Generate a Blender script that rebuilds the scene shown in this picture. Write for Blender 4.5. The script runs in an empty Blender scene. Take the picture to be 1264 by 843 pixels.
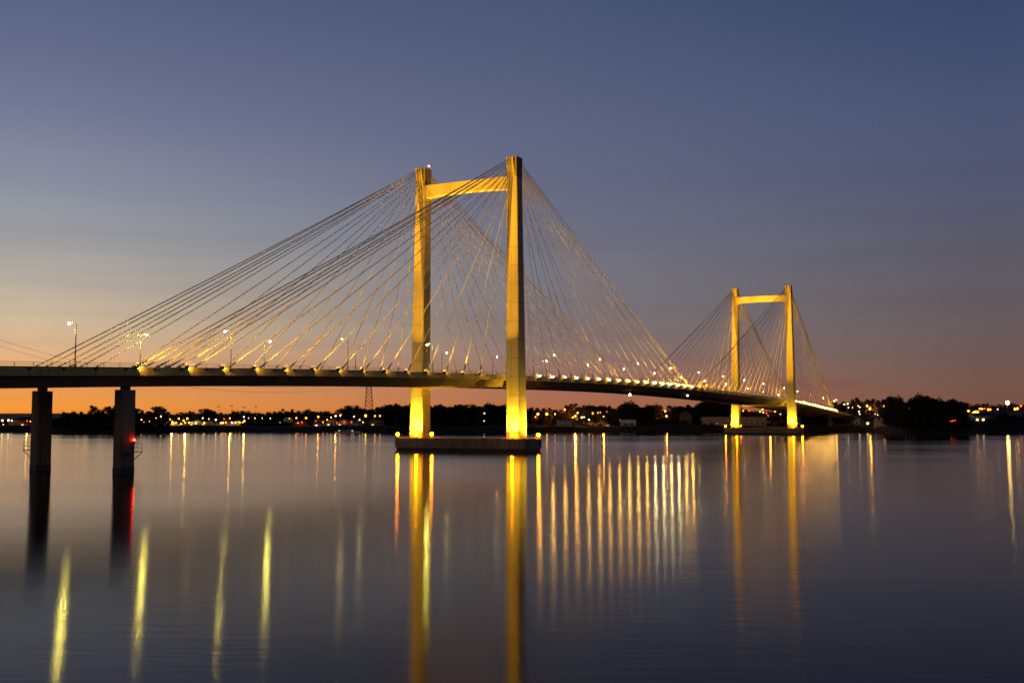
import bpy, math, random
from mathutils import Vector, Matrix
random.seed(11)
S = bpy.context.scene
COL = S.collection
PI = math.pi

# ------------------------------------------------------------------ camera
FPX, PITCH, CAMZ = 1348.0, 0.0692, 8.4
YAW = 0.4728
SX, CX_ = math.sin(YAW), math.cos(YAW)
cam_d = bpy.data.cameras.new('camera')
cam = bpy.data.objects.new('camera', cam_d)
COL.objects.link(cam)
cam.location = (0, 0, CAMZ)
cam.rotation_euler = (PI / 2 + PITCH, 0, 0)
cam_d.sensor_width = 36
cam_d.lens = FPX / 1264 * 36
cam_d.clip_start = 0.5
cam_d.clip_end = 60000
S.camera = cam

def at(px, py, Y):
    """world point seen at photo pixel px,py at ground distance Y"""
    dx, dz = (px - 632) / FPX, -(py - 421.5) / FPX
    y = math.cos(PITCH) - math.sin(PITCH) * dz
    z = math.sin(PITCH) + math.cos(PITCH) * dz
    k = Y / y
    return Vector((dx * k, Y, CAMZ + z * k))

# ------------------------------------------------------------------ mesh builder
class MB:
    def __init__(s): s.v = []; s.f = []; s.sm = []
    def add(s, vs, fs, smooth=False):
        n = len(s.v)
        s.v += [tuple(v) for v in vs]
        s.f += [tuple(n + i for i in f) for f in fs]
        s.sm += [smooth] * len(fs)
        return s
    def box(s, x0, x1, y0, y1, z0, z1):
        v = [(x0,y0,z0),(x1,y0,z0),(x1,y1,z0),(x0,y1,z0),(x0,y0,z1),(x1,y0,z1),(x1,y1,z1),(x0,y1,z1)]
        return s.add(v, [(0,3,2,1),(4,5,6,7),(0,1,5,4),(1,2,6,5),(2,3,7,6),(3,0,4,7)])
    def frustum(s, c0, a0, b0, c1, a1, b1):
        """rect a(x) b(y) at centre c0 to rect at c1"""
        v = []
        for c, a, b in ((c0, a0, b0), (c1, a1, b1)):
            v += [(c[0]-a/2,c[1]-b/2,c[2]),(c[0]+a/2,c[1]-b/2,c[2]),(c[0]+a/2,c[1]+b/2,c[2]),(c[0]-a/2,c[1]+b/2,c[2])]
        return s.add(v, [(0,3,2,1),(4,5,6,7),(0,1,5,4),(1,2,6,5),(2,3,7,6),(3,0,4,7)])
    def tube(s, pts, r, n=6, cap=True, smooth=True):
        pts = [Vector(p) for p in pts]
        rs = r if isinstance(r, (list, tuple)) else [r] * len(pts)
        vs = []; fs = []
        for i, p in enumerate(pts):
            d = (pts[min(i+1, len(pts)-1)] - pts[max(i-1, 0)]).normalized()
            u = d.orthogonal().normalized() if abs(d.z) > .999 else d.cross(Vector((0,0,1))).normalized()
            w = d.cross(u)
            for k in range(n):
                a = 2*PI*k/n
                vs.append(p + (u*math.cos(a) + w*math.sin(a))*rs[i])
        for i in range(len(pts)-1):
            for k in range(n):
                a, b = i*n+k, i*n+(k+1) % n
                fs.append((a, b, b+n, a+n))
        s.add(vs, fs, smooth)
        if cap:
            m = len(s.v) - len(vs)
            s.f.append(tuple(m + k for k in range(n))[::-1]); s.sm.append(False)
            s.f.append(tuple(m + (len(pts)-1)*n + k for k in range(n))); s.sm.append(False)
        return s
    def lathe(s, c, prof, n=12, smooth=True):
        """prof: list of (r,z)"""
        vs = []; fs = []
        for r, z in prof:
            for k in range(n):
                a = 2*PI*k/n
                vs.append((c[0]+r*math.cos(a), c[1]+r*math.sin(a), c[2]+z))
        for i in range(len(prof)-1):
            for k in range(n):
                a, b = i*n+k, i*n+(k+1) % n
                fs.append((a, b, b+n, a+n))
        return s.add(vs, fs, smooth)
    def ball(s, c, r, n=10, m=6):
        pr = [(max(1e-3, r*math.sin(PI*i/m)), -r*math.cos(PI*i/m)) for i in range(m+1)]
        return s.lathe(c, pr, n)
    def mesh(s, name, mat):
        me = bpy.data.meshes.new(name)
        me.from_pydata(s.v, [], s.f)
        me.polygons.foreach_set('use_smooth', s.sm)
        me.materials.append(mat)
        me.update()
        return me
    def build(s, name, mat, parent=None, loc=None, bevel=0):
        o = bpy.data.objects.new(name, s.mesh(name, mat))
        COL.objects.link(o)
        if parent: o.parent = parent
        if loc is not None: o.location = loc
        if bevel:
            b = o.modifiers.new('bevel', 'BEVEL'); b.width = bevel; b.segments = 2; b.limit_method = 'ANGLE'
        return o

def inst(name, me, parent=None, loc=None):
    o = bpy.data.objects.new(name, me); COL.objects.link(o)
    if parent: o.parent = parent
    if loc is not None: o.location = loc
    return o

def tag(o, label=None, cat=None, group=None, kind=None):
    if label: o['label'] = label
    if cat: o['category'] = cat
    if group: o['group'] = group
    if kind: o['kind'] = kind
    return o

def empty(name, loc=(0,0,0), rz=0):
    o = bpy.data.objects.new(name, None); COL.objects.link(o)
    o.location = loc; o.rotation_euler = (0, 0, rz); o.empty_display_size = 1
    return o

def copy_tree(o, parent=None):
    c = o.copy(); COL.objects.link(c); c.parent = parent
    for ch in list(o.children): copy_tree(ch, c)
    return c

# ------------------------------------------------------------------ materials
def lin(c):
    return tuple(((x/255)/12.92 if x/255 <= .04045 else ((x/255+.055)/1.055)**2.4) for x in c)

def new_mat(name):
    m = bpy.data.materials.new(name); m.use_nodes = True
    return m, m.node_tree, m.node_tree.nodes['Principled BSDF']

def mat(name, col, rough=.8, metal=0, var=.25, scale=1.0, bump=0.0, streak=None, joint=None, stain=0):
    m, nt, b = new_mat(name)
    N, L = nt.nodes, nt.links
    b.inputs['Roughness'].default_value = rough
    b.inputs['Metallic'].default_value = metal
    tc = N.new('ShaderNodeTexCoord'); mp = N.new('ShaderNodeMapping')
    L.new(tc.outputs['Object'], mp.inputs['Vector'])
    if streak: mp.inputs['Scale'].default_value = streak
    nz = N.new('ShaderNodeTexNoise'); nz.inputs['Scale'].default_value = scale; nz.inputs['Detail'].default_value = 5
    L.new(mp.outputs[0], nz.inputs['Vector'])
    cr = N.new('ShaderNodeValToRGB')
    cr.color_ramp.elements[0].position = .3; cr.color_ramp.elements[1].position = .7
    cr.color_ramp.elements[0].color = tuple(c*(1-var) for c in col) + (1,)
    cr.color_ramp.elements[1].color = tuple(min(1, c*(1+var)) for c in col) + (1,)
    L.new(nz.outputs[0], cr.inputs[0]); col_out = cr.outputs[0]
    def mul(fac_out, colr):
        nonlocal col_out
        m2 = N.new('ShaderNodeMix'); m2.data_type = 'RGBA'; m2.blend_type = 'MULTIPLY'
        L.new(fac_out, m2.inputs['Factor']); L.new(col_out, m2.inputs[6]); m2.inputs[7].default_value = colr
        col_out = m2.outputs[2]
    if stain:      # vertical run-off stains
        mp2 = N.new('ShaderNodeMapping'); mp2.inputs['Scale'].default_value = (1.6, 1.6, .045); L.new(tc.outputs['Object'], mp2.inputs[0])
        n2 = N.new('ShaderNodeTexNoise'); n2.inputs['Scale'].default_value = 1; n2.inputs['Detail'].default_value = 4; L.new(mp2.outputs[0], n2.inputs['Vector'])
        r2 = N.new('ShaderNodeMapRange'); r2.inputs['From Min'].default_value = .48; r2.inputs['From Max'].default_value = .7; r2.inputs['To Max'].default_value = stain
        L.new(n2.outputs[0], r2.inputs['Value']); mul(r2.outputs[0], (.45, .40, .34, 1))
    if joint:      # casting joints: (axis, spacing, width)
        sp = N.new('ShaderNodeSeparateXYZ'); L.new(tc.outputs['Object'], sp.inputs[0])
        a = N.new('ShaderNodeMath'); a.operation = 'PINGPONG'; a.inputs[1].default_value = joint[1]/2; L.new(sp.outputs[joint[0]], a.inputs[0])
        c = N.new('ShaderNodeMath'); c.operation = 'LESS_THAN'; c.inputs[1].default_value = joint[2]/2; L.new(a.outputs[0], c.inputs[0])
        mul(c.outputs[0], (.45, .42, .38, 1))
    L.new(col_out, b.inputs['Base Color'])
    if bump:
        bp = N.new('ShaderNodeBump'); bp.inputs['Distance'].default_value = bump; bp.inputs['Strength'].default_value = 1
        L.new(nz.outputs[0], bp.inputs['Height']); L.new(bp.outputs[0], b.inputs['Normal'])
    return m

def emit(name, col, strength):
    m = bpy.data.materials.new(name); m.use_nodes = True
    nt = m.node_tree; nt.nodes.clear()
    e = nt.nodes.new('ShaderNodeEmission'); o = nt.nodes.new('ShaderNodeOutputMaterial')
    e.inputs[0].default_value = tuple(col) + (1,); e.inputs[1].default_value = strength
    nt.links.new(e.outputs[0], o.inputs[0])
    return m

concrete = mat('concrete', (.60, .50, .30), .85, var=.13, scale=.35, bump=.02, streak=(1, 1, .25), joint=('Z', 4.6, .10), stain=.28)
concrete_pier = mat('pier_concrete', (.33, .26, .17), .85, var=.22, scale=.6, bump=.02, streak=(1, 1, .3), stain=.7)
concrete_wet = mat('wet_concrete', (.035, .032, .025), .5, var=.4, scale=.8)
fascia_m = mat('fascia_lit_concrete', (.80, .68, .26), .85, var=.18, scale=.5, bump=.01, streak=(.4, 1, 1), joint=('X', 8.1, .12), stain=.5)  # olive lamp glow along the deck edge is put into this base colour
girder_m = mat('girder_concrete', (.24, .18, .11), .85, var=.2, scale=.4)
asphalt = mat('asphalt', (.05, .05, .05), .9, scale=3)
paint = mat('road_paint', (.75, .75, .70), .7, var=.08)
steel = mat('galvanised_steel', (.42, .41, .38), .5, .6, var=.1, scale=2)
dark_steel = mat('dark_steel', (.06, .06, .06), .5, .5, scale=2)
cable_m = mat('cable_sheath', (.76, .68, .48), .6, 0, var=.06, scale=.3)
bark = mat('bark', (.07, .05, .035), .95, scale=1.2)
leaf_dark = mat('foliage_dark', (.020, .028, .013), .9, var=.5, scale=.25)
leaf_mid = mat('foliage_mid', (.055, .060, .024), .9, var=.5, scale=.25)
leaf_lamplit = mat('foliage_lamplit', (.24, .11, .035), .9, var=.4, scale=.25)  # orange glow of the town lamps painted into the leaf colour
grass_m = mat('bank_grass', (.030, .024, .011), .95, var=.5, scale=.12)
wall_pale = mat('pale_wall', (.50, .44, .34), .85, var=.1, scale=.4)
wall_brown = mat('brown_wall', (.22, .14, .09), .85, var=.15, scale=.4)
wall_grey = mat('grey_wall', (.30, .29, .27), .85, var=.15, scale=.4)
roof_m = mat('roof_shingle', (.06, .05, .045), .9, var=.3, scale=1.5)
boat_white = mat('boat_white', (.8, .8, .78), .4, var=.04)
glass_dark = mat('dark_glass', (.03, .035, .04), .1, var=.1)
tank_m = mat('tank_paint', (.55, .55, .30), .6, var=.1, scale=.3)

SOD = (1, .60, .12); GOLD = (1, .49, .014); ORG = (1, .36, .04); WHT = (1, .84, .55); YEL = (1, .80, .16)
e_flood = emit('flood_lens', (1, .50, .07), 520)
e_flood_far = emit('flood_lens_far', (1, .50, .06), 340)
e_flood_w = emit('flood_lens_pale', (1, .74, .32), 520)
e_street = emit('street_lamp_glow', (1, .84, .13), 950)
e_street_far = emit('street_lamp_glow_gold', (1, .76, .25), 220)
e_cap = emit('cap_lamp_glow', (1, .22, .001), 260)
e_red = emit('red_beacon', (1, .02, .01), 45)
e_red_lo = emit('red_beacon_glow', (1, .03, .01), 60)
e_nav = emit('nav_glow', (1, .7, .2), 60)
e_tw = emit('town_white', (1, .70, .34), 8)
e_ty = emit('town_yellow', (1, .52, .04), 11)
e_to = emit('town_orange', (1, .27, .01), 13)
e_tr = emit('town_red', (1, .07, .02), 5)
e_big = emit('town_bright', (1, .60, .16), 60)
e_win = emit('lit_window', (1, .55, .16), 2.5)
e_win2 = emit('lit_window_pale', (1, .78, .45), 2.5)

# ------------------------------------------------------------------ water
def water_material():
    m = bpy.data.materials.new('river_water'); m.use_nodes = True
    nt = m.node_tree; N, L = nt.nodes, nt.links; N.clear()
    out = N.new('ShaderNodeOutputMaterial'); mx = N.new('ShaderNodeMixShader'); L.new(mx.outputs[0], out.inputs[0])
    df = N.new('ShaderNodeBsdfDiffuse'); df.inputs['Color'].default_value = (.003, .005, .008, 1)
    b = N.new('ShaderNodeBsdfAnisotropic'); b.distribution = 'BECKMANN'
    b.inputs['Anisotropy'].default_value = ANISO; b.inputs['Color'].default_value = (1, 1, 1, 1)
    fr = N.new('ShaderNodeFresnel'); fr.inputs['IOR'].default_value = 1.13
    L.new(fr.outputs[0], mx.inputs[0]); L.new(df.outputs[0], mx.inputs[1]); L.new(b.outputs[0], mx.inputs[2])
    tn = N.new('ShaderNodeCombineXYZ'); tn.inputs[0].default_value = TAN[0]; tn.inputs[1].default_value = TAN[1]
    L.new(tn.outputs[0], b.inputs['Tangent'])
    tc = N.new('ShaderNodeTexCoord')
    def noise(sc, detail, mp_scale, rot=0):
        mp = N.new('ShaderNodeMapping'); mp.inputs['Scale'].default_value = mp_scale
        mp.inputs['Rotation'].default_value = (0, 0, rot)
        n = N.new('ShaderNodeTexNoise'); n.inputs['Scale'].default_value = sc; n.inputs['Detail'].default_value = detail
        L.new(tc.outputs['Object'], mp.inputs[0]); L.new(mp.outputs[0], n.inputs['Vector'])
        return n
    n1 = noise(1.1, 4, (.32, 1.25, 1), .1)      # ripples
    n2 = noise(.11, 2, (.12, 1.0, 1), 0)      # slow swell
    n3 = noise(.010, 3, (.35, 2.0, 1), .08)     # calm and ruffled bands
    b1 = N.new('ShaderNodeBump'); b1.inputs['Distance'].default_value = RIPPLE
    b2 = N.new('ShaderNodeBump'); b2.inputs['Distance'].default_value = SWELL
    mr = N.new('ShaderNodeMapRange')
    mr.inputs['From Min'].default_value = .35; mr.inputs['From Max'].default_value = .65
    mr.inputs['To Min'].default_value = .45; mr.inputs['To Max'].default_value = 1.0
    L.new(n3.outputs[0], mr.inputs['Value']); L.new(mr.outputs[0], b1.inputs['Strength'])
    L.new(n1.outputs[0], b1.inputs['Height']); L.new(n2.outputs[0], b2.inputs['Height'])
    L.new(b2.outputs[0], b1.inputs['Normal']); L.new(b1.outputs[0], b.inputs['Normal']); L.new(b1.outputs[0], fr.inputs['Normal'])
    mr2 = N.new('ShaderNodeMapRange')
    mr2.inputs['From Min'].default_value = .35; mr2.inputs['From Max'].default_value = .65
    mr2.inputs['To Min'].default_value = ROUGH[0]; mr2.inputs['To Max'].default_value = ROUGH[1]
    L.new(n3.outputs[0], mr2.inputs['Value']); L.new(mr2.outputs[0], b.inputs['Roughness'])
    return m
RIPPLE, SWELL, ROUGH = .012, .02, (.12, .155)
ANISO, TAN = .36, (1, 0)
w = MB(); w.add([(-6000,-1500,0),(6000,-1500,0),(6000,9000,0),(-6000,9000,0)], [(0,1,2,3)])
tag(w.build('river_water', water_material()), kind='structure')

# ------------------------------------------------------------------ terrain
SHORE = [(-2600,575),(-300,590),(0,610),(62,607),(78,592),(140,588),(203,590),(208,612),(300,618),(480,616),(560,610),(680,628),(900,630),(1000,640),
         (1062,632),(1085,575),(1110,523),(1186,520),(1196,572),(1264,586),(1500,560),(3600,520)]
def interp(T, x):
    if x <= T[0][0]: return T[0][1]
    for (a, b), (c, d) in zip(T, T[1:]):
        if x <= c: return b + (d-b)*(x-a)/(c-a)
    return T[-1][1]
def shoreY(px): return interp(SHORE, px)
def land(px, d):
    """height at column px, d metres behind the shoreline"""
    if d < 0: return max(-6, d*.25)
    right = max(0, min(1, (px-980)/200)); left = max(0, min(1, (520-px)/400))
    crest = 3.6
    T = [(0,-.05),(3,1.1),(9,crest-.3),(13,crest),(18,crest),(26,1.5+3.5*right),(120,2+5*right),(320,5+7*right),(900,7+16*right+2*left),(2200,8+16*right+10*left),(4500,10+20*right+12*left),(12000,5)]
    n = math.sin(px*.031+d*.02)*.35 + math.sin(px*.11)*.18
    return interp(T, d) + (n if d > 5 else 0)
def col_px(X, Y): return 632 + FPX*X/Y/1.0024*1.0
def gz(X, Y):
    px = 632 + FPX*(X/Y)
    return land(px, Y - shoreY(px))
cols = [-2600 + i*16 for i in range(0, 388)]
ds = [-30,-6,0,3,6,9,13,18,26,40,70,120,200,320,500,900,1400,2200,3200,4500,7500,12000]
v = []; f = []
for px in cols:
    sy = shoreY(px)
    for d in ds:
        Y = sy + d
        v.append(((px-632)/FPX*Y, Y, land(px, d)))
n = len(ds)
for i in range(len(cols)-1):
    for j in range(n-1):
        f.append((i*n+j, (i+1)*n+j, (i+1)*n+j+1, i*n+j+1))
t = MB(); t.add(v, f, True)
tag(t.build('far_bank_ground', grass_m), kind='structure')
# near bank behind the viewpoint: river edge is the line s = -234 in bridge coordinates
s_ax = Vector((SX, CX_, 0)); t_ax = Vector((-CX_, SX, 0))
C0 = Vector((241.39*SX - 136.2*CX_, 241.39*CX_ + 136.2*SX, 0))      # bridge origin (near tower) in the world
def br(s, t, z=0): return C0 + s_ax*s + t_ax*t + Vector((0, 0, z))
v = []; f = []
prof = [(-229,-2.5),(-232,-.2),(-236,2.2),(-240,5.6),(-243,6.7),(-262,7.0),(-320,8),(-700,10)]
for i in range(61):
    tt = -1500 + i*50
    for s_, z_ in prof: v.append(br(s_, tt, z_ + (math.sin(tt*.05)*.2)))
for i in range(60):
    for j in range(len(prof)-1):
        a = i*len(prof)+j; f.append((a, a+1, a+1+len(prof), a+len(prof)))
t = MB(); t.add(v, [q[::-1] for q in f], True)
tag(t.build('near_bank_ground', grass_m), kind='structure')
# riverside path on the levee crest
v = []; f = []
pc = [p for p in cols if 690 <= p <= 1080]
for px in pc:
    sy = shoreY(px)
    for d in (13.5, 16.5):
        Y = sy + d; v.append(((px-632)/FPX*Y, Y, land(px, d)+.12))
for i in range(len(pc)-1): f.append((2*i, 2*i+2, 2*i+3, 2*i+1))
t = MB(); t.add(v, f); tag(t.build('riverside_path', wall_grey), kind='structure')

# ------------------------------------------------------------------ bridge
bridge = empty('cable_stayed_bridge', C0, PI/2 - YAW)
tag(bridge, 'long floodlit cable stayed bridge with two golden concrete towers crossing the river', 'bridge')
ZT = [(-420,6.5),(-300,10.2),(-220,12.9),(-145,15.05),(-120,15.9),(-98,16.7),(-65,17.6),(-30,18.35),(0,18.85),(40,19.4),(76,19.7),(110,19.8),(146,19.6),(196,18.95),(250,18.0),(299,16.9),(350,15.2),(400,13.2),(443,11.4),(520,8.2),(620,4.6)]
def zt(s):
    # smoothed table: average of neighbours
    return sum(interp(ZT, s+k*7) for k in (-2,-1,0,1,2))/5
HW = 11.9
deck = MB()
ss = [-400 + i*6 for i in range(164)]
sec = [(-HW+.02,-.42),(-HW+.02,-1.20),(-HW+.75,-1.30),(-HW+1.7,-2.85),(-HW+4.6,-2.85),(-HW+5.6,-1.45),(HW-5.6,-1.45),(HW-4.6,-2.85),(HW-1.7,-2.85),(HW-.75,-1.30),(HW-.02,-1.20),(HW-.02,-.42)]
v = []; f = []; n = len(sec)
for s_ in ss:
    for y, z in sec: v.append((s_, y, zt(s_)+z))
for i in range(len(ss)-1):
    for j in range(n):
        a, b = i*n+j, i*n+(j+1) % n
        f.append((a, b, b+n, a+n))
f.append(tuple(range(n))); f.append(tuple((len(ss)-1)*n+k for k in range(n))[::-1])
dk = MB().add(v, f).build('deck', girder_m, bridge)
def strip(y0, y1, z0, z1, name, m, parent=dk, s0=-400, s1=578, step=6, joints=None):
    """long bar following the deck profile"""
    b = MB(); v = []; f = []
    k = int((s1-s0)/step)
    for i in range(k+1):
        s_ = s0 + (s1-s0)*i/k; z = zt(s_)
        v += [(s_,y0,z+z0),(s_,y1,z+z0),(s_,y1,z+z1),(s_,y0,z+z1)]
    for i in range(k):
        for j in range(4):
            a, c = i*4+j, i*4+(j+1) % 4
            f.append((a, c, c+4, a+4))
    f.append((0,1,2,3)); f.append((k*4+3, k*4+2, k*4+1, k*4))
    b.add(v, f)
    return b.build(name, m, parent)
strip(-9.6, 9.6, -.40, -.36, 'roadway', asphalt)
for y in (-.12, .12): strip(y-.06, y+.06, -.356, -.35, 'lane_line', paint)
for y in (-9.2, 9.2): strip(y-.06, y+.06, -.356, -.35, 'lane_line', paint)
for sg in (-1, 1):
    y0, y1 = sorted((sg*HW, sg*(HW+.28)))
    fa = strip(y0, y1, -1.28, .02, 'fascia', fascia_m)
    strip(*sorted((sg*(HW-2.3), sg*(HW-.0))), -.41, -.12, 'sidewalk', concrete_pier)
    # fascia drain recess blocks and cornice
    for i in range(26 if sg < 0 else 0):
        s_ = -152 + i*5.6
        b = MB(); b.box(s_-.24, s_+.24, *sorted((sg*(HW+.281), sg*(HW+.36))), zt(s_)-.52, zt(s_)-.12)
        b.build('scupper', dark_steel, dk)
    # railing
    b = MB(); sx_ = -398
    pts1 = []; 
    for i in range(196): pts1.append(-398 + i*5)
    for h in (.58, .30): b.tube([(s_, sg*(HW+.12), zt(s_)+h) for s_ in pts1], .03, 5)
    for i in range(325):
        s_ = -398 + i*3; b.box(s_-.03, s_+.03, sg*(HW+.12)-.03, sg*(HW+.12)+.03, zt(s_)+.02, zt(s_)+.58)
    b.build('railing', steel, dk)
# cross beams under the deck
b = MB()
for i in range(118):
    s_ = -398 + i*8.1
    b.box(s_-.2, s_+.2, -HW+5.0, HW-5.0, zt(s_)-2.5, zt(s_)-1.4)
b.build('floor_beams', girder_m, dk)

CAPZ = 3.19; TOPZ = 73.5
def legy(z):       # centre offset of the leg from the bridge axis
    return 14.0 + (13.35-14.0)*(z-CAPZ)/(TOPZ-CAPZ)
def legw(z):       # (size along s, size along t)
    k = (z-CAPZ)/(TOPZ-CAPZ); k = max(0, k)
    return 4.1 - .9*k, 3.85 - 1.05*k
towers = []
for ti, s0 in enumerate((0, 299)):
    tw = empty('tower'); tw.parent = bridge; tw.location = (s0, 0, 0)
    towers.append(tw)
    for sg in (-1, 1):
        b = MB()
        zs = [CAPZ-.5 + i*(TOPZ-5-(CAPZ-.5))/24 for i in range(25)]
        v = []; f = []
        for z in zs:
            a, c = legw(z); y = sg*legy(z); ch = .22
            for (dx, dy) in ((-a/2,-c/2+ch),(-a/2+ch,-c/2),(a/2-ch,-c/2),(a/2,-c/2+ch),(a/2,c/2-ch),(a/2-ch,c/2),(-a/2+ch,c/2),(-a/2,c/2-ch)):
                v.append((dx, y+dy, z))
        for i in range(len(zs)-1):
            for j in range(8):
                p, q = i*8+j, i*8+(j+1) % 8; f.append((p, q, q+8, p+8))
        f.append(tuple((len(zs)-1)*8+k for k in range(8)))
        b.add(v, f)
        b.build('leg', concrete, tw)
        # head: web walls and anchor blocks
        h = MB(); y = sg*legy(71); a, c = legw(70)
        z0 = TOPZ-4.99
        h.box(-a/2, a/2, y+sg*c/2-.55 if sg > 0 else y-c/2, y+c/2 if sg > 0 else y-c/2+.55, z0, TOPZ)          # outer wall
        h.box(-a/2, a/2, y-c/2 if sg > 0 else y+c/2-.4, y-c/2+.4 if sg > 0 else y+c/2, z0, TOPZ-.25)   # inner wall
        h.box(-a/2+.35, a/2-.35, y-c/2+.4, y+c/2-.4, z0, TOPZ-.5)
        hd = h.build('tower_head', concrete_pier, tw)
        for dr in (-1, 1):
            k = MB()
            x0 = dr*(a/2-.33)
            pr = [(x0, z0+.0), (dr*(a/2+.05), z0), (dr*(a/2+1.0), TOPZ-1.4), (dr*(a/2+1.0), TOPZ-.35), (x0, TOPZ-.35)]
            vv = [(x, y-c/2+.42, z) for x, z in pr] + [(x, y+c/2-.56+(.14 if sg<0 else 0), z) for x, z in pr]
            ff = [(0,1,2,3,4), (9,8,7,6,5)] + [(i,(i+1) % 5+0, (i+1) % 5+5, i+5) for i in range(5)]
            k.add(vv, ff)
            k.build('anchor_block', concrete, hd)
    # crossbeam, slightly tapered with a splayed soffit
    b = MB(); yi = legy(67) - legw(67)[1]/2 + .05
    v = []
    prof = [(-yi, 65.35), (-yi+3.2, 65.75), (0, 65.95), (yi-3.2, 65.75), (yi, 65.35), (yi, 68.75), (0, 68.75), (-yi, 68.75)]
    for x in (-1.15, 1.15): v += [(x, y, z) for y, z in prof]
    nn = len(prof)
    f = [tuple(range(nn)), tuple(range(2*nn-1, nn-1, -1))] + [(i, i+nn, (i+1) % nn+nn, (i+1) % nn) for i in range(nn)]
    b.add(v, f); b.build('crossbeam', concrete, tw, bevel=.12)
    # deck support corbels on the legs
    for sg in (-1, 1):
        b = MB(); z = zt(s0) - .9; yy = sg*(legy(z)-legw(z)[1]/2)
        b.box(-.9, .9, *sorted((yy-sg*.02, yy-sg*.10)), z-.5, z+.5)
        b.build('side_bearing', dark_steel, tw)
    # pier cap and wet footing
    b = MB()
    hw, hl, ch = 4.9, 18.7, .35
    out = [(-hw,-hl+ch),(-hw+ch,-hl),(hw-ch,-hl),(hw,-hl+ch),(hw,hl-ch),(hw-ch,hl),(-hw+ch,hl),(-hw,hl-ch)]
    v = [(x,y,.75) for x,y in out] + [(x,y,CAPZ-.15) for x,y in out] + [(x*.985,y*.995,CAPZ) for x,y in out]
    f = [tuple(range(8))[::-1], tuple(range(16, 24))] + [(i,(i+1)%8,(i+1)%8+8,i+8) for i in range(8)] + [(i+8,(i+1)%8+8,(i+1)%8+16,i+16) for i in range(8)]
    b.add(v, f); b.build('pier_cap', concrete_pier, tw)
    b = MB(); v = [(x*.94,y*.985,-5) for x,y in out] + [(x*.94,y*.985,.752) for x,y in out]
    f = [(i,(i+1)%8,(i+1)%8+8,i+8) for i in range(8)]
    b.add(v, f); b.build('footing', concrete_wet, tw)

# cables: 18 to each side of each tower in two planes
def anchors(ti):
    side = [-(14.6 + 7.95*i) for i in range(13)] + [-113.4, -115.6, -117.9, -120.4, -122.6][:4] + [-122.4]
    main = [15 + 8.1*i for i in range(17)] + [147.2]
    if ti == 0: return [(s, -1) for s in side], [(s, 1) for s in main]
    return [(299-s, 1) for s in side], [(299-s, -1) for s in main]
CY = 11.55
cab = []
for ti, s0 in enumerate((0, 299)):
    for grp in anchors(ti):
        for i, (s_, dr) in enumerate(grp):
            for sg in (-1, 1):
                zz = TOPZ - 5.0 + .24*i + .15
                top = Vector((s0 + dr*(1.6 + .06*i), sg*legy(71) + (-.35 if i % 2 else .35), zz))
                bot = Vector((s_, sg*(CY), zt(s_) - .3))
                cab.append((ti, sg, i, bot, top, dr))
# the 100 that show largest: near tower first, then the far tower's nearer plane
cab.sort(key=lambda c: (c[0], c[1], -c[2]))
rest = MB()
for k, (ti, sg, i, bot, top, dr) in enumerate(cab):
    L_ = (top-bot).length
    r = .085 if i < 13 else .10
    nseg = 10
    pts = []
    for j in range(nseg+1):
        u = j/nseg; p = bot.lerp(top, u); p.z -= L_*.006*4*u*(1-u)*.5; pts.append(p)
    if k < 100:
        b = MB(); b.tube([p - bot for p in pts], r, 6, cap=False)
        c = b.build('cable', cable_m, bridge, loc=bot)
        d = (top-bot).normalized(); b = MB()
        b.tube([d*-.6, d*1.1, d*1.15, d*2.6], [.24, .24, .15, .13], 8)
        b.build('anchor_socket', steel, c)
    else: rest.tube(pts, r, 5, cap=False)
tag(rest.build('far_cables', cable_m, bridge), 'remaining stay cables of the far tower', kind='stuff')

# piers
def pier(s_, sgs=(-1, 1), plat=True, z0=-6, bear=True):
    for sg in sgs:
        y = sg*9.0; zt_ = zt(s_) - 3.0 - (.35 if bear else 0)
        b = MB()
        v = []; f = []
        lv = [(.9, 2.75, 1.5), (zt_-.9, 2.7, 1.48), (zt_-.3, 2.7, 1.48), (zt_, 2.7, 1.48)]
        for z, a, c in lv: v += [(s_-a/2,y-c/2,z),(s_+a/2,y-c/2,z),(s_+a/2,y+c/2,z),(s_-a/2,y+c/2,z)]
        for i in range(3):
            for j in range(4): p, q = i*4+j, i*4+(j+1) % 4; f.append((p, q, q+4, p+4))
        f.append((12,13,14,15)); b.add(v, f)
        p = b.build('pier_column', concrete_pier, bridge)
        b = MB(); b.box(s_-1.40, s_+1.40, y-.78, y+.78, z0, .95); b.build('wet_base', concrete_wet, p)
        b = MB(); b.box(s_-.6, s_+.6, y-.45, y+.45, zt_-.02, zt_+.62); b.build('bearing', dark_steel, p)
        if plat:
            b = MB(); o = sg*.76; e = sg*2.6; z = 3.2
            y0, y1 = sorted((y+o, y+e))
            b.box(s_-1.2, s_+1.2, y0, y1, z, z+.1)
            for xx in (-1.15, 1.15):
                b.tube([(s_+xx, y+o, z-1.3), (s_+xx, y+e, z)], .06, 5)
                b.tube([(s_+xx, y+e-sg*.05, z), (s_+xx, y+e-sg*.05, z+1.25)], .035, 5)
                b.tube([(s_+xx, y+o+sg*.1, z), (s_+xx, y+o+sg*.1, z+1.25)], .035, 5)
                for h in (.65, 1.22): b.tube([(s_+xx, y+o, z+h), (s_+xx, y+e-sg*.05, z+h)], .03, 5)
            for h in (.65, 1.22): b.tube([(s_-1.15, y+e-sg*.05, z+h), (s_+1.15, y+e-sg*.05, z+h)], .03, 5)
            b.build('service_platform', dark_steel, p)
pier(-121)
pier(-205, plat=False); pier(-262, plat=False, z0=4)
pier(420, plat=False); pier(470, plat=False, z0=-3); pier(520, plat=False, z0=-3)
# pier crossheads
for s_ in (-121, -205, 420, 470):
    pass

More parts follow.
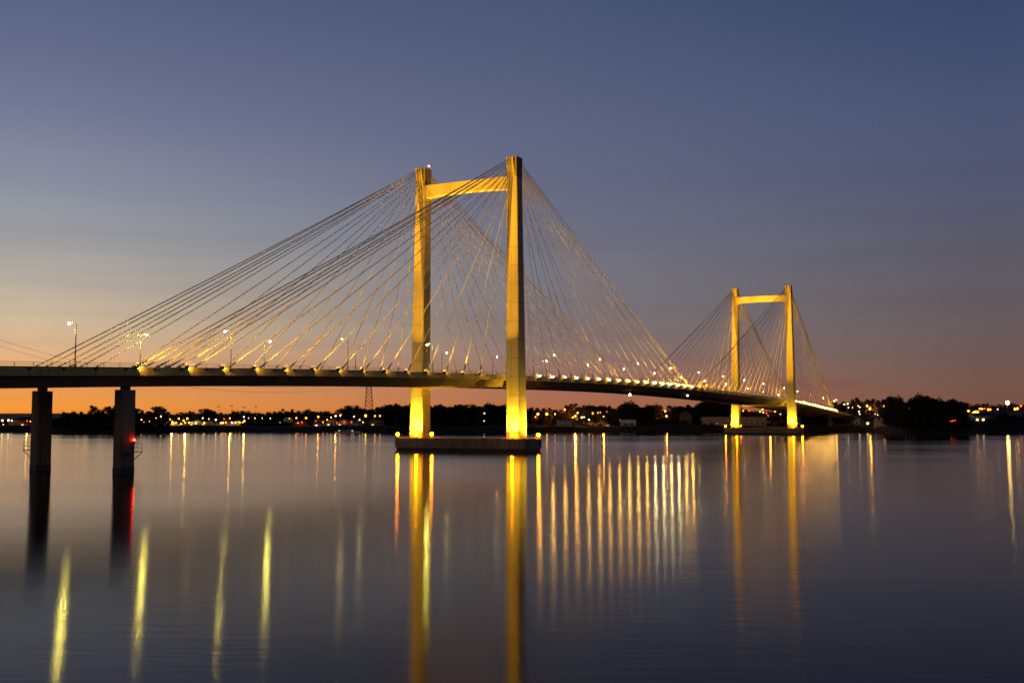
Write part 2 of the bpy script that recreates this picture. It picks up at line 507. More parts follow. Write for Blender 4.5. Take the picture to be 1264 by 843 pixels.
# ------------------------------------------------------------------ bridge floodlights (one at every cable anchorage)
RZ = PI/2 - YAW
def light(name, typ, parent, power, col, **kw):
    d = bpy.data.lights.new(name, typ); d.energy = power; d.color = col
    for k, v_ in kw.items(): setattr(d, k, v_)
    o = bpy.data.objects.new(name, d); COL.objects.link(o); o.parent = parent
    return o
FLOOD_W = 44000
def make_flood(lensmat):
    """floodlight aiming along local +x, tilted by the root"""
    r = empty('floodlight')
    b = MB()
    b.box(-.30, .04, -.27, .27, -.20, -.16); b.box(-.30, .04, -.27, .27, .16, .20)
    b.box(-.30, .04, -.27, -.24, -.16, .16); b.box(-.30, .04, .24, .27, -.16, .16)
    b.box(-.34, -.30, -.27, .27, -.20, .20)
    b.build('housing', dark_steel, r)
    b = MB(); b.add([(.0,-.24,-.16),(.0,.24,-.16),(.0,.24,.16),(.0,-.24,.16)], [(0,1,2,3)])
    b.build('lens', lensmat, r)
    b = MB(); b.box(-.16,-.10,-.31,-.275,-.36,.05); b.box(-.16,-.10,.275,.31,-.36,.05); b.box(-.16,-.10,-.31,.31,-.40,-.36)
    b.build('bracket', steel, r)
    return r
protos = {}
spot_data = {}
def spot_for(key, power, ang, col):
    if key not in spot_data:
        d = bpy.data.lights.new('flood_beam', 'SPOT'); d.energy = power; d.color = col
        d.spot_size = ang; d.spot_blend = 1; d.shadow_soft_size = .12
        spot_data[key] = d
    return spot_data[key]
def place_flood(pos, target, lens, key, power, ang, col, label, group):
    if lens.name not in protos:
        r = protos[lens.name] = make_flood(lens)
    else:
        r = copy_tree(protos[lens.name])
    d = target - pos
    q = d.to_track_quat('X', 'Z'); r.rotation_mode = 'QUATERNION'; r.rotation_quaternion = q
    r.location = pos
    tag(r, label, 'floodlight', group)
    for c in list(r.children):
        if c.type == 'LIGHT': bpy.data.objects.remove(c)
    o = bpy.data.objects.new('flood_beam', spot_for(key, power, ang, col)); COL.objects.link(o); o.parent = r
    o.location = (.08, 0, 0); o.rotation_euler = (0, -PI/2, 0)
    return r
for ti, s0 in enumerate((0, 299)):
    for gi, grp in enumerate(anchors(ti)):
        for i, (s_, dr) in enumerate(grp):
            if i >= 13 and gi == 0 and i != 16: continue
            if i == 17: continue
            for sg in (-1, 1):
                pos = br(s_ + dr*1.6, sg*(HW+.50), zt(s_)+.05)
                tgt = br(s0 + dr*1.2, sg*(legy(60)-.2), 66 - (0 if i > 4 else (4-i)*8))
                pale = (ti == 0 and gi == 1 and 11 <= i <= 14)
                ang = math.radians(32 if (gi == 0) else 42)
                side = ('side span', 'main span')[gi] + ' by ' + ('near', 'far')[ti] + ' tower'
                edge = 'near edge' if sg < 0 else 'far edge'
                place_flood(pos, tgt, e_flood_w if pale else (e_flood_far if ti else e_flood), 'a%d%d%d' % (i > 4, gi, ti), FLOOD_W*(1 if i > 4 else .30)*(1.4 if gi == 0 else 1.75 - .45*ti), ang, GOLD,
                            'small lit floodlight on the %s of the deck, %s' % (edge, side),
                            'deck floodlights, %s, %s' % (edge, side))
# uplights on the tower pier caps
def make_uplight():
    r = empty('pier_cap_lamp')
    b = MB(); b.box(-.25,.25,-.25,.25,0,.12); b.tube([(0,0,.1),(0,0,.45)], .06, 6); b.build('base', dark_steel, r)
    b = MB(); b.lathe((0,0,.4), [(.10,0),(.30,.30),(.33,.34),(.28,.34),(.05,.06)], 12); b.build('housing', dark_steel, r)
    b = MB(); b.ball((0,0,.85), .40); b.build('bulb', e_cap, r)
    return r
up = None
def cap_lamp(s_, t_, tgt, label, power=15000, ang=120, h=CAPZ):
    global up
    if up is None: r = up = make_uplight()
    else:
        r = copy_tree(up)
        for c in list(r.children):
            if c.type == 'LIGHT': bpy.data.objects.remove(c)
    r.location = br(s_, t_, h)
    r.rotation_euler = (0, 0, RZ)
    tag(r, label, 'lamp', 'lamps on the tower pier caps')
    if tgt is not None:
        d = bpy.data.lights.new('uplight_beam', 'SPOT'); d.energy = power; d.color = (1, .66, .03)
        d.spot_size = math.radians(ang); d.spot_blend = 1; d.shadow_soft_size = .2
        o = bpy.data.objects.new('uplight_beam', d); COL.objects.link(o); o.parent = r
        o.location = (0, 0, 1.4)
        dl = Matrix.Rotation(-RZ, 3, 'Z') @ (tgt - (br(s_, t_, h+1.4)))
        o.rotation_mode = 'QUATERNION'; o.rotation_quaternion = dl.to_track_quat('-Z', 'Y')
    return r
for ti, s0 in enumerate((0, 299)):
    nm = ('near', 'far')[ti]
    cap_lamp(s0-4.2, 18.1, br(s0-1.2, 14.0, 9), 'glowing orange lamp on the left end of the %s tower pier cap' % nm)
    cap_lamp(s0-4.2, -14.9 if ti == 0 else -15.5, br(s0-1.6, -13.8, 9), 'glowing orange lamp at the foot of the right leg of the %s tower' % nm)
    cap_lamp(s0+3.9, -18.1, br(s0+.4, -14.6, 9), 'glowing orange lamp on the right end of the %s tower pier cap' % nm)
    cap_lamp(s0+4.2, 13.0, br(s0+1.5, 13.6, 12), 'orange lamp behind the left leg of the %s tower' % nm)
    cap_lamp(s0-4.2, 12.5, br(s0-1.4, 13.2, 9), 'small orange lamp in front of the left leg of the %s tower' % nm, power=14000)

# ------------------------------------------------------------------ street lamps on the bridge
def make_street():
    r = empty('street_lamp')
    b = MB(); b.lathe((0,0,0), [(.22,0),(.22,.5),(.12,.55)], 8); b.tube([(0,0,.3),(0,0,6.2)], [.11,.06], 7)
    b.build('pole', steel, r)
    b = MB(); b.tube([(0,0,6.1),(.12,0,6.35),(.5,0,6.48),(1.25,0,6.5)], .045, 6); b.build('arm', steel, r)
    b = MB(); b.box(1.1,1.75,-.17,.17,6.46,6.58); b.build('lamp_housing', dark_steel, r)
    b = MB(); b.ball((1.45,0,6.42), .17); b.build('bulb', e_street, r)
    d = bpy.data.lights.new('street_lamp_light', 'POINT'); d.energy = 700; d.color = (1,.78,.3); d.shadow_soft_size = .2
    return r
sl = make_street(); far_bulb = MB().ball((1.45,0,6.42), .11).mesh('bulb', e_street_far)
first = True
for s_, sides in [(-197.4,(-1,1)),(-164.6,(-1,1)),(-131.7,(-1,1)),(-99.4,(-1,1)),(-66,(-1,1)),(-34,(-1,1)),(1.5+3.4,(-1,1)),(33,(-1,1)),(66,(-1,1)),(99,(-1,1)),(132,(-1,1)),
                  (165,(-1,1)),(198,(-1,1)),(231,(-1,1)),(264,(-1,1)),(305,(-1,1)),(335,(-1,1)),(368,(-1,1)),(401,(-1,1)),(434,(-1,1)),(467,(-1,1)),(500,(-1,1))]:
    for sg in sides:
        r = sl if first else copy_tree(sl); first = False
        r.location = br(s_, sg*10.4, zt(s_)-.13)
        for c in r.children:
            if c.name.startswith('bulb') and not ((s_ < -90 or (s_ < -60 and sg > 0)) or (s_ < 10 and s_ > -40 and sg < 0)): c.data = far_bulb
        r.rotation_euler = (0, 0, RZ + (PI/2 if sg < 0 else -PI/2))
        where = 'at the left end of the bridge' if s_ < -150 else ('before the near tower' if s_ < 0 else ('between the two towers' if s_ < 299 else 'beyond the far tower'))
        lab = 'slim street lamp on the deck\'s %s %s' % ('near side' if sg < 0 else 'far side', where)
        if s_ == -131.7 and sg < 0: lab = 'leftmost dark street lamp post on the near side of the deck'
        if s_ == -99.4 and sg > 0: lab = 'street lamp whose pole stands behind the deck above the near river pier'
        if s_ == -99.4 and sg < 0: lab = 'second street lamp post along the near side of the deck from the left'
        tag(r, lab, 'street lamp', 'street lamps along the bridge deck')

# beacons
def beacon(pos, name, label, matl, r_=.28, ped=.5):
    r = empty(name, pos, RZ)
    b = MB(); b.lathe((0,0,0), [(.16,0),(.12,ped),(.2,ped+.02),(.2,ped+.08)], 8); b.build('base', dark_steel, r)
    b = MB(); b.ball((0,0,ped+.06+r_), r_); b.build('lens', matl, r)
    tag(r, label, 'beacon')
    return r
beacon(br(.6, 13.2-1.1, TOPZ-.25), 'aviation_beacon', 'red warning beacon on top of the left leg of the near tower', emit('beacon_pink', (1, .10, .06), 14))
bb = beacon(br(-121+1.1, -9.0-.95, 4.6), 'red_navigation_light', 'red navigation light on the right edge of the near river pier', e_red, .16, .15)
b = MB(); b.box(-.1,.1,0,.45,-.12,0); b.build('bracket', dark_steel, bb)
# lights hung under the deck at mid span
def hang(s_, t_, drop, label, matl, rr):
    z = zt(s_) - 2.85
    r = empty('span_marker_light', br(s_, t_, z), RZ)
    b = MB(); b.tube([(0,0,.05),(0,0,-drop)], .05, 6); b.build('stem', dark_steel, r)
    b = MB(); b.lathe((0,0,-drop), [(.02,.12),(rr*1.1,.0),(rr*1.1,-.05)], 10); b.build('hood', dark_steel, r)
    b = MB(); b.ball((0,0,-drop-rr), rr); b.build('lens', matl, r)
    tag(r, label, 'lamp')
hang(89.5, -9.6, .9, 'round yellow marker light hanging under the middle of the main span', emit('marker', (1,.66,.22), 30), .34)
hang(148, -9.9, -.2+.25, 'pale marker light at the deck underside between the towers', emit('marker_pale', (1,.85,.6), 30), .26)

# ------------------------------------------------------------------ trees
def leafball(mb, c, rx, rz, nl, size, rng):
    for _ in range(nl):
        u = rng.random()**.42
        th = rng.uniform(0, 2*PI); cz = rng.uniform(-1, 1); sr = math.sqrt(1-cz*cz)
        p = Vector((c[0]+rx*u*sr*math.cos(th), c[1]+rx*u*sr*math.sin(th), c[2]+rz*u*cz))
        a = Vector((rng.gauss(0,1), rng.gauss(0,1), rng.gauss(0,1))).normalized()
        b_ = a.orthogonal().normalized(); s_ = size*rng.uniform(.6, 1.3)
        q = a.cross(b_)*.7
        mb.add([p-b_*s_-q*s_*.5, p+b_*s_*.3-q*s_, p+b_*s_+q*s_*.4, p-b_*s_*.2+q*s_], [(0,1,2,3)])
def make_tree(kind, seed, leafm):
    """unit tree: height 1 (scaled on placement), returns (trunk mesh, crown mesh)"""
    rng = random.Random(seed)
    H = 12.0
    tb, cb = MB(), MB()
    lean = Vector((rng.uniform(-.4,.4), rng.uniform(-.4,.4), 0))
    if kind == 'poplar':
        tb.tube([(0,0,-1),(0,0,H*.5),(lean.x*.3,0,H*.92)], [.28,.18,.04], 7)
        for i in range(16):
            z = H*(.14 + .80*i/15); rr = 1.5*math.sin(PI*min(1,(i+2.5)/18))+.35
            a = rng.uniform(0, 2*PI)
            leafball(cb, (math.cos(a)*.35, math.sin(a)*.35, z), rr, H*.075, 90, .30, rng)
    elif kind == 'conifer':
        tb.tube([(0,0,-1),(0,0,H*.5),(0,0,H*.96)], [.28,.17,.03], 7)
        for i in range(14):
            k = i/13; z = H*(.12+.84*k); rr = 2.7*(1-k)**.8+.15
            for j in range(5 if k < .7 else 2):
                a = rng.uniform(0, 2*PI)
                leafball(cb, (math.cos(a)*rr*.6, math.sin(a)*rr*.6, z-rr*.15), max(.3, rr*.55), H*.035, 22, .26, rng)
    elif kind == 'bush':
        for k in range(3): tb.tube([(0,0,-1),(rng.uniform(-1,1),rng.uniform(-1,1),H*.35)], [.12,.04], 5)
        for i in range(10):
            a = rng.uniform(0, 2*PI); d = rng.uniform(0, 3.6)
            leafball(cb, (math.cos(a)*d, math.sin(a)*d, H*rng.uniform(.18,.7)*(1-d*.08)), rng.uniform(1.6,2.8), H*.2, 130, .36, rng)
    else:
        fork = H*rng.uniform(.12,.22)
        tb.tube([(0,0,-1),(lean.x*.2,lean.y*.2,fork),(lean.x,lean.y,H*.62),(lean.x*1.2,lean.y,H*.85)], [.36,.27,.14,.04], 8)
        W = {'round': 3.9, 'broad': 5.2, 'ragged': 3.6}[kind]
        ncl = {'round': 21, 'broad': 26, 'ragged': 19}[kind]
        for i in range(ncl):
            a = 2.4*i + rng.uniform(-.4,.4); k = (i+.5)/ncl
            z = H*(.14 + .78*k) + rng.uniform(-.5,.5)
            env = W*math.sqrt(max(.05, 1-((z/H-.52)/.47)**2))
            d = env*rng.uniform(.35,.85)
            if kind == 'ragged': d *= rng.uniform(.6,1.25)
            c = (lean.x+math.cos(a)*d, lean.y+math.sin(a)*d, z)
            rr = rng.uniform(.9,1.7)*(1.15 if kind == 'broad' else 1)*(.8 if kind == 'ragged' else 1)
            leafball(cb, c, rr, rr*.8, 95, .33, rng)
            if i % 2 == 0: tb.tube([(lean.x*.4,lean.y*.4,fork+H*.25*k), ((lean.x*.4+c[0])/2,(lean.y*.4+c[1])/2,(fork+c[2])/2+.4), c], [.13,.08,.025], 5)
    return tb.mesh('trunk', bark), cb.mesh('crown', leafm)
PROTO = {}
for k in ('round','broad','ragged','poplar','conifer','bush'):
    PROTO[k] = [make_tree(k, 100+i*7+len(k), leaf_dark) for i in range(3 if k in ('round','broad','ragged') else 2)]
PROTO['warm'] = [make_tree('round', 5, leaf_lamplit), make_tree('ragged', 6, leaf_lamplit)]
PROTO['mid'] = [make_tree('round', 15, leaf_mid), make_tree('broad', 16, leaf_mid)]
NT = 0
def tree(px, top, Y, kind, name, label, group, wid=1.0):
    global NT; NT += 1
    p = at(px, top, Y); g = gz(p.x, p.y); H = max(2.0, (p.z - g)*1.07)
    tm, cm = random.choice(PROTO[kind])
    r = empty(name, (p.x, p.y, g), random.uniform(0, 6.28))
    sc = H/12.2; sw = (sc**.6)*wid*random.uniform(.85,1.2)
    inst('trunk', tm, r); inst('crown', cm, r)
    r.scale = (sw, sw, sc)
    tag(r, label, 'bush' if kind == 'bush' else 'tree', group)
    return r
TOPS = [(-160,508),(-120,510),(-80,507),(-40,510),(-10,511),(0,517),(12,519),(24,517),(34,515),(44,512),(55,512),(65,511),(72,510),(80,509),(90,508),(97,508),(102,511),(108,511),(116,500),(121,507),(126,509),(132,503),(136,502),(141,500),(148,503),
 (156,504),(166,503),(172,504),(178,509),(185,506),(190,507),(195,501),(200,504),(203,508)]
for x0, x1, lab, grp in ((-160,62,'dark leafy tree on the far bank left of the dark thicket','trees on the far bank at the left edge'),
                   (62,206,'dark tree in the black waterside thicket behind the two river piers','trees of the waterside thicket behind the river piers')):
    x = x0
    while x < x1:
        tp = interp(TOPS, x)
        if x0 == 62:
            Y = shoreY(x) + random.uniform(5, 12); k = random.choice(['round','ragged','ragged','bush','broad'])
            tree(x, tp+random.uniform(-1, 2), Y, k, 'tree' if k != 'bush' else 'bush', lab, grp)
            tree(x+2, 521+random.uniform(-3,3), shoreY(x)+random.uniform(3,5), 'bush', 'bush', 'low dark bush at the water edge of the thicket behind the river piers', 'bushes at the foot of the waterside thicket')
            x += random.uniform(4.5, 6.5)
        else:
            tree(x, tp+random.uniform(-1, 2), shoreY(x)+random.uniform(40,60), 'broad' if random.random() < .6 else 'round', 'tree', lab, grp)
            x += random.uniform(7, 10)
SEG = [
 (207,345,[(207,510),(216,512),(225,507),(232,510),(238,508),(245,509),(252,505),(258,505),(263,507),(270,508),(276,511),(283,509),(292,508),(300,508),(310,509),(325,509),(335,508),(345,507)],
  ['round','round','broad'],7.5,(34,60),'dark round tree behind the lit houses between the thicket and the domed tank','trees behind the houses left of the domed tank'),
 (345,505,[(345,507),(355,506),(362,508),(372,508),(378,506),(390,509),(402,506),(410,510),(420,507),(425,502),(430,501),(440,501),(447,504),(452,507),(460,504),(468,502),(475,501),(483,498),(490,500),(505,500)],
  ['round','broad','ragged'],6.5,(34,56),'dark tree between the domed tank and the near tower','trees between the domed tank and the near tower'),
 (505,628,[(505,500),(532,502),(540,499),(548,501),(555,503),(560,500),(567,499),(575,502),(582,500),(590,503),(597,500),(605,499),(612,501),(628,500)],
  ['ragged','round','ragged','broad'],4.6,(22,36),'dark tree seen between the legs of the near tower','trees seen between the legs of the near tower'),
 (628,762,[(628,503),(640,503),(652,503),(658,505),(664,503),(672,504),(678,503),(685,507),(694,507),(702,498),(708,498),(715,503),(722,500),(728,499),(740,500),(750,501),(762,506)],
  ['round','ragged','broad'],6.2,(34,56),'tree right of the near tower behind the pale concrete block','trees behind the pale concrete block'),
 (762,862,[(762,504),(765,501),(772,498),(778,497),(785,502),(790,501),(800,501),(808,499),(812,498),(818,506),(824,505),(828,501),(835,501),(843,500),(850,500),(862,504)],
  ['round','ragged','broad'],4.8,(22,40),'dark tree under the main span between the two towers','trees under the main span'),
 (862,1020,[(862,497),(866,495),(872,494),(880,494),(888,498),(895,496),(903,500),(915,505),(930,507),(960,508),(975,505),(990,503),(1005,501),(1020,500)],
  ['round','broad'],6.0,(30,56),'dark tree around the foot of the far tower','trees around the far tower'),
 (1030,1104,[(1030,497),(1036,496),(1042,497),(1049,497),(1054,491),(1058,491),(1066,493),(1072,493),(1080,492),(1086,494),(1093,494),(1099,490),(1104,491)],
  ['ragged','poplar','round'],6.0,(60,95),'brownish tree at the right end of the bridge','trees at the right end of the bridge'),
]
WARM = [(210,4),(225,5),(664,6),(675,7),(703,8),(710,9),(816,4),(826,3),(1058,5),(1071,7),(1081,7),(1093,7)]  # spots by the lamps where trees get the glow-tinted leaves
for x0, x1, tops, kinds, sp, (d0, d1), lab, grp in SEG:
    x = x0
    while x < x1:
        k = random.choice(kinds); tp = interp(tops, x)
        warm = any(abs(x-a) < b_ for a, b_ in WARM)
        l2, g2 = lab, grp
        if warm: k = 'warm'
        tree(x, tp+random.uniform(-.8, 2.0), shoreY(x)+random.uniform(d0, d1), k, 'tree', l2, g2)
        if not warm: tree(x+sp*.5, tp+random.uniform(1.5, 3.5), shoreY(x)+d1+random.uniform(4, 14), random.choice(['broad', 'round']), 'tree', l2, g2, 1.15)
        x += sp*random.uniform(.75, 1.25)
# black grove on the right
GT = [(1086,500),(1094,495),(1099,490),(1104,490),(1108,491),(1112,492),(1117,497),(1123,496),(1130,490),(1136,488),(1142,488),(1148,492),(1152,493),(1158,493),(1165,496),(1170,493),(1176,494),(1182,495),(1188,496),(1192,500)]
x = 1096
while x < 1192:
    tp = interp(GT, x); sy = shoreY(x)
    k = random.choice(['broad','round','conifer','ragged'])
    tree(x, tp+random.uniform(-.8,1.5), sy+random.uniform(12, 24), k, 'tree', 'tall black tree in the dense grove on the right point of the bank', 'trees of the black grove on the right')
    if random.random() < .75: tree(x+2, tp+random.uniform(9,16), sy+random.uniform(7,12), 'bush', 'bush', 'dark bush in front of the black grove on the right bank', 'bushes in front of the black grove')
    x += random.uniform(3.6, 5.0)
# right edge: lit ridge trees and dark waterside bushes
x = 1192
while x < 1330:
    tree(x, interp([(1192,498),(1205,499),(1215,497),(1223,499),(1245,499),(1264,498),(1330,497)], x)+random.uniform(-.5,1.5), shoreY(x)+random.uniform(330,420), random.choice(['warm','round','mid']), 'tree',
         'tree on the lamplit ridge right of the black grove', 'trees on the lamplit ridge at the right')
    x += random.uniform(4.5, 7)
x = 1192
while x < 1330:
    tree(x, interp([(1192,517),(1200,516),(1212,517),(1222,512),(1230,507),(1245,507),(1264,508),(1330,507)], x)+random.uniform(-.5,2.5), shoreY(x)+random.uniform(14,24), random.choice(['bush','bush','round']), 'bush',
         'dark bush by the water at the right edge of the picture', 'bushes at the right edge')
    x += random.uniform(5, 8)
for x0, x1, tb in ((505,640,516),(758,862,516),(862,1024,520),(345,360,518),(300,345,519)):
    x = x0
    while x < x1:
        tree(x, tb+random.uniform(-3,3), shoreY(x)+random.uniform(17.5,20.5), 'bush', 'bush', 'dark bush in the undergrowth below the far bank trees', 'undergrowth bushes along the far bank')
        x += random.uniform(4, 6.5)
# low bushes here and there on the levee
for x in [690,697,703,712,719,725,733,741,1034,1045,1052,1066,1078,300,312,322,330,560,575,590,606,520]:
    tree(x, (511 if 685 < x < 706 else 519)+random.uniform(-1,2), shoreY(x)+random.uniform(22,28), 'bush', 'bush', 'low bush on the far levee at the foot of the trees', 'bushes on the far levee')

# ------------------------------------------------------------------ town lamps
def make_town(matl, rr):
    r = empty('town_lamp')
    b = MB(); b.tube([(0,0,-1),(0,0,0)], [1,.6], 5)
    return r
pole_me = MB().tube([(0,0,-30),(0,0,0)], [.12,.08], 5).mesh('pole', dark_steel)
heads = {}
def town(px, py, kind='w', size=.42, d=None, label=None, group=None):
    Y = shoreY(px) + (d if d is not None else 27)
    p = at(px, py, Y); g = gz(p.x, p.y)
    if p.z < g + 1.0:
        # a low lamp: bring it in front of the crest
        p.z = g + 1.0
    H = p.z - g
    r = empty('town_lamp', (p.x, p.y, g))
    b = MB(); b.tube([(0,0,-.5),(0,0,H)], [.12,.07], 5); b.tube([(0,0,H),(0,-.5,H+.15)], .05, 4); b.build('pole', dark_steel, r)
    key = (kind, size)
    if key not in heads:
        m = {'w':e_tw,'y':e_ty,'o':e_to,'r':e_tr,'b':e_big}[kind]
        hb = MB(); hb.ball((0,0,0), size, 8, 5); heads[key] = hb.mesh('lamp_head', m)
    inst('lamp_head', heads[key], r, (0, -.55, H))
    c = {'w':'white','y':'yellow','o':'orange','r':'red','b':'very bright'}[kind]
    if px < 62: wh = 'on the shore left of the thicket'
    elif px < 206: wh = 'shining through the waterside thicket'
    elif px < 345: wh = 'between the thicket and the domed tank'
    elif px < 510: wh = 'between the domed tank and the near tower'
    elif px < 640: wh = 'between the legs of the near tower'
    elif px < 762: wh = 'near the pale concrete block'
    elif px < 880: wh = 'under the main span'
    elif px < 1020: wh = 'seen by the far tower'
    elif px < 1110: wh = 'at the right end of the bridge'
    elif px < 1192: wh = 'in front of the black grove'
    else: wh = 'right of the black grove'
    tag(r, label or '%s town lamp %s on the far bank' % (c, wh), 'lamp', group or '%s town lamps %s' % (c, wh))
TL = [(3.5,519,'w',.8),(11,518.7,'w',.8),(15,519,'w',.5),(4.7,524.0,'w',.3),(34,519.5,'r',.5),(38,520,'o',.4),(175,518,'w',.4,4),(178,521,'r',.35,4),(185,520,'w',.25,4),(193,516,'w',.25,4),(199,513.8,'w',.5,4),(203.5,518.7,'w',.75),
 (210,517.5,'o',.6),(221,516.5,'y',.6),(231.5,516.5,'y',.7),(212.5,522.3,'y',.6),(218,521.5,'o',.5),(224,523,'y',.45),(227,519,'y',.6),(229,521.5,'o',.5),(234,521.5,'y',.6),(207,523,'o',.4),(242,522.3,'w',.6),(252.5,521.8,'y',.6),(250.5,516,'w',.5),(258,517,'w',.4),(266.7,518,'w',.7),
 (273,522,'y',.6),(275.5,521.8,'w',.6),(279,521.5,'o',.5),(284,516.2,'o',.5),(277,516.8,'r',.5),(286.5,521.5,'w',.7),(291,521.5,'y',.5),(296,521,'y',.5),(301.5,514.5,'w',.5),(302,519.5,'y',.6),(300,521.5,'y',.6),(307,516,'w',.3),(315,516,'w',.4),(324,516,'w',.3),(334,516.3,'w',.35),(346,521.5,'w',.45),
 (366,515.8,'o',.6),(378,515.8,'o',.75),(393,514.3,'o',.75),(373,521,'r',.6),(368,522,'o',.35),(404,518,'y',.4),(409,515,'w',.4),(414.5,513.3,'w',.65),(420,513,'w',.5),(421,511.8,'o',.4),(437,514,'w',.4),(434,521,'r',.6),(444,518,'w',.5),(451.5,513,'y',.95),(463,513.3,'o',.6),(469,513.3,'o',.55),(448,521,'y',.4),
 (399,521,'o',.4),(425,521,'r',.5),(416,521.5,'r',.4),(390,519.5,'r',.4),
 (598,510,'w',.45,16),(597.5,519.5,'w',.3,16),(661,514.5,'o',.45),(664,511,'y',.95),(675,511,'y',1.0),(685,511,'o',.55),(710,513.5,'y',.7),(713,509.5,'y',.6),(707,515,'o',.6),(718,515,'w',.65),(721,514.8,'w',.4),(727,518,'w',.6),(731.5,510,'o',.6),(738,509.5,'o',.35),(741,509,'o',.35),(745,514,'w',.4),
 (749,508,'r',.4),(811,512,'r',.4),(821,507.5,'o',.75),(822.5,513.5,'o',.85),(811,516,'r',.4),(941,505.5,'y',.6),(938,508,'o',.6),(942,509,'y',.5),(950,504,'y',.7),(956.5,507.5,'y',.6),(965.5,506,'y',.5),(963,511,'w',.35),(948,513,'r',.4),(946,510,'r',.5),(917,507,'o',.5),(924,507,'r',.5),(997.5,512,'r',.65),
 (1032,493.5,'o',.6,70),(1046,498.5,'w',.55,50),(1047,503,'w',.4,50),(1059,501,'w',.4,50),(1061,502.5,'w',.4,50),(1052,503,'w',.3,50),(1060,508,'w',.5,40),(1061,511,'w',.4,40),(1070,501,'y',.7,50),(1073.5,504.5,'y',.85,50),(1083,512,'w',.3,40),(1080,511,'w',.3,40),(1091,501.5,'o',.9,50),(1096,506.5,'y',.8,50),(1100,508.5,'w',1.0,46),
 (1173,519.7,'r',.35,5.5),(1175.5,519.3,'r',.4,5.5),(1178.5,518.8,'r',.3,5.5),(1195.5,502,'r',1.0,120),(1195,507.5,'o',1.1,100),(1192.5,510,'w',.5,40),(1194,515,'w',.5,28),(1195,518,'w',.4,28),(1202,509,'y',.9,60),(1204.5,508.3,'y',1.1,60),(1206.5,508.8,'y',.9,60),(1200,509.5,'o',.7,60),
 (1209,504.5,'o',.8,120),(1212,504.6,'o',.7,120),(1215,504.3,'r',.7,120),(1219.5,505.5,'o',1.0,120),(1222,505.2,'o',.7,120),(1231,505,'w',.5,120),(1252.5,504.7,'y',1.0,120),(1255.5,504.2,'y',1.0,120),(1259.7,501,'r',1.0,120)]
for q in TL: town(q[0], q[1], q[2], q[3]*.64, q[4] if len(q) > 4 else None)
town(1243, 497, 'b', 1.0, 60, 'very bright yellow lamp on a tall pole at the right edge of the far bank', 'x')
for o in list(COL.objects):
    if o.get('group') == 'x': del o['group']

for px, py, pw_, c_ in ((664,511,5200,ORG),(675,511,5200,ORG),(711,512,9000,ORG),(745,512,1500,ORG),(213,519,1500,SOD),(231,518,3500,SOD),(284,518,1500,SOD),(302,518,1500,SOD),(452,514,2500,(.8,1,.2)),(393,515,1200,ORG),(415,514,1500,ORG),
                       (822,510,2500,ORG),(1071,502,4500,ORG),(1091,502,5000,ORG),(1098,508,1500,SOD),(1195,505,5000,ORG),(1204,509,4000,SOD),(1243,499,8000,SOD),(950,506,2500,ORG),(35,519,1200,ORG)):
    best = min((o for o in COL.objects if o.name.startswith('town_lamp') and o.type == 'EMPTY'), key=lambda o: abs(632+FPX*o.location.x/o.location.y-px))
    d = bpy.data.lights.new('town_light', 'POINT'); d.energy = pw_*(1.1 if px > 600 and px < 1150 else .6); d.color = c_; d.shadow_soft_size = .4
    o = bpy.data.objects.new('town_light', d); COL.objects.link(o); o.parent = best
    o.location = (0, -.9, max(c.location.z for c in best.children) + .1)

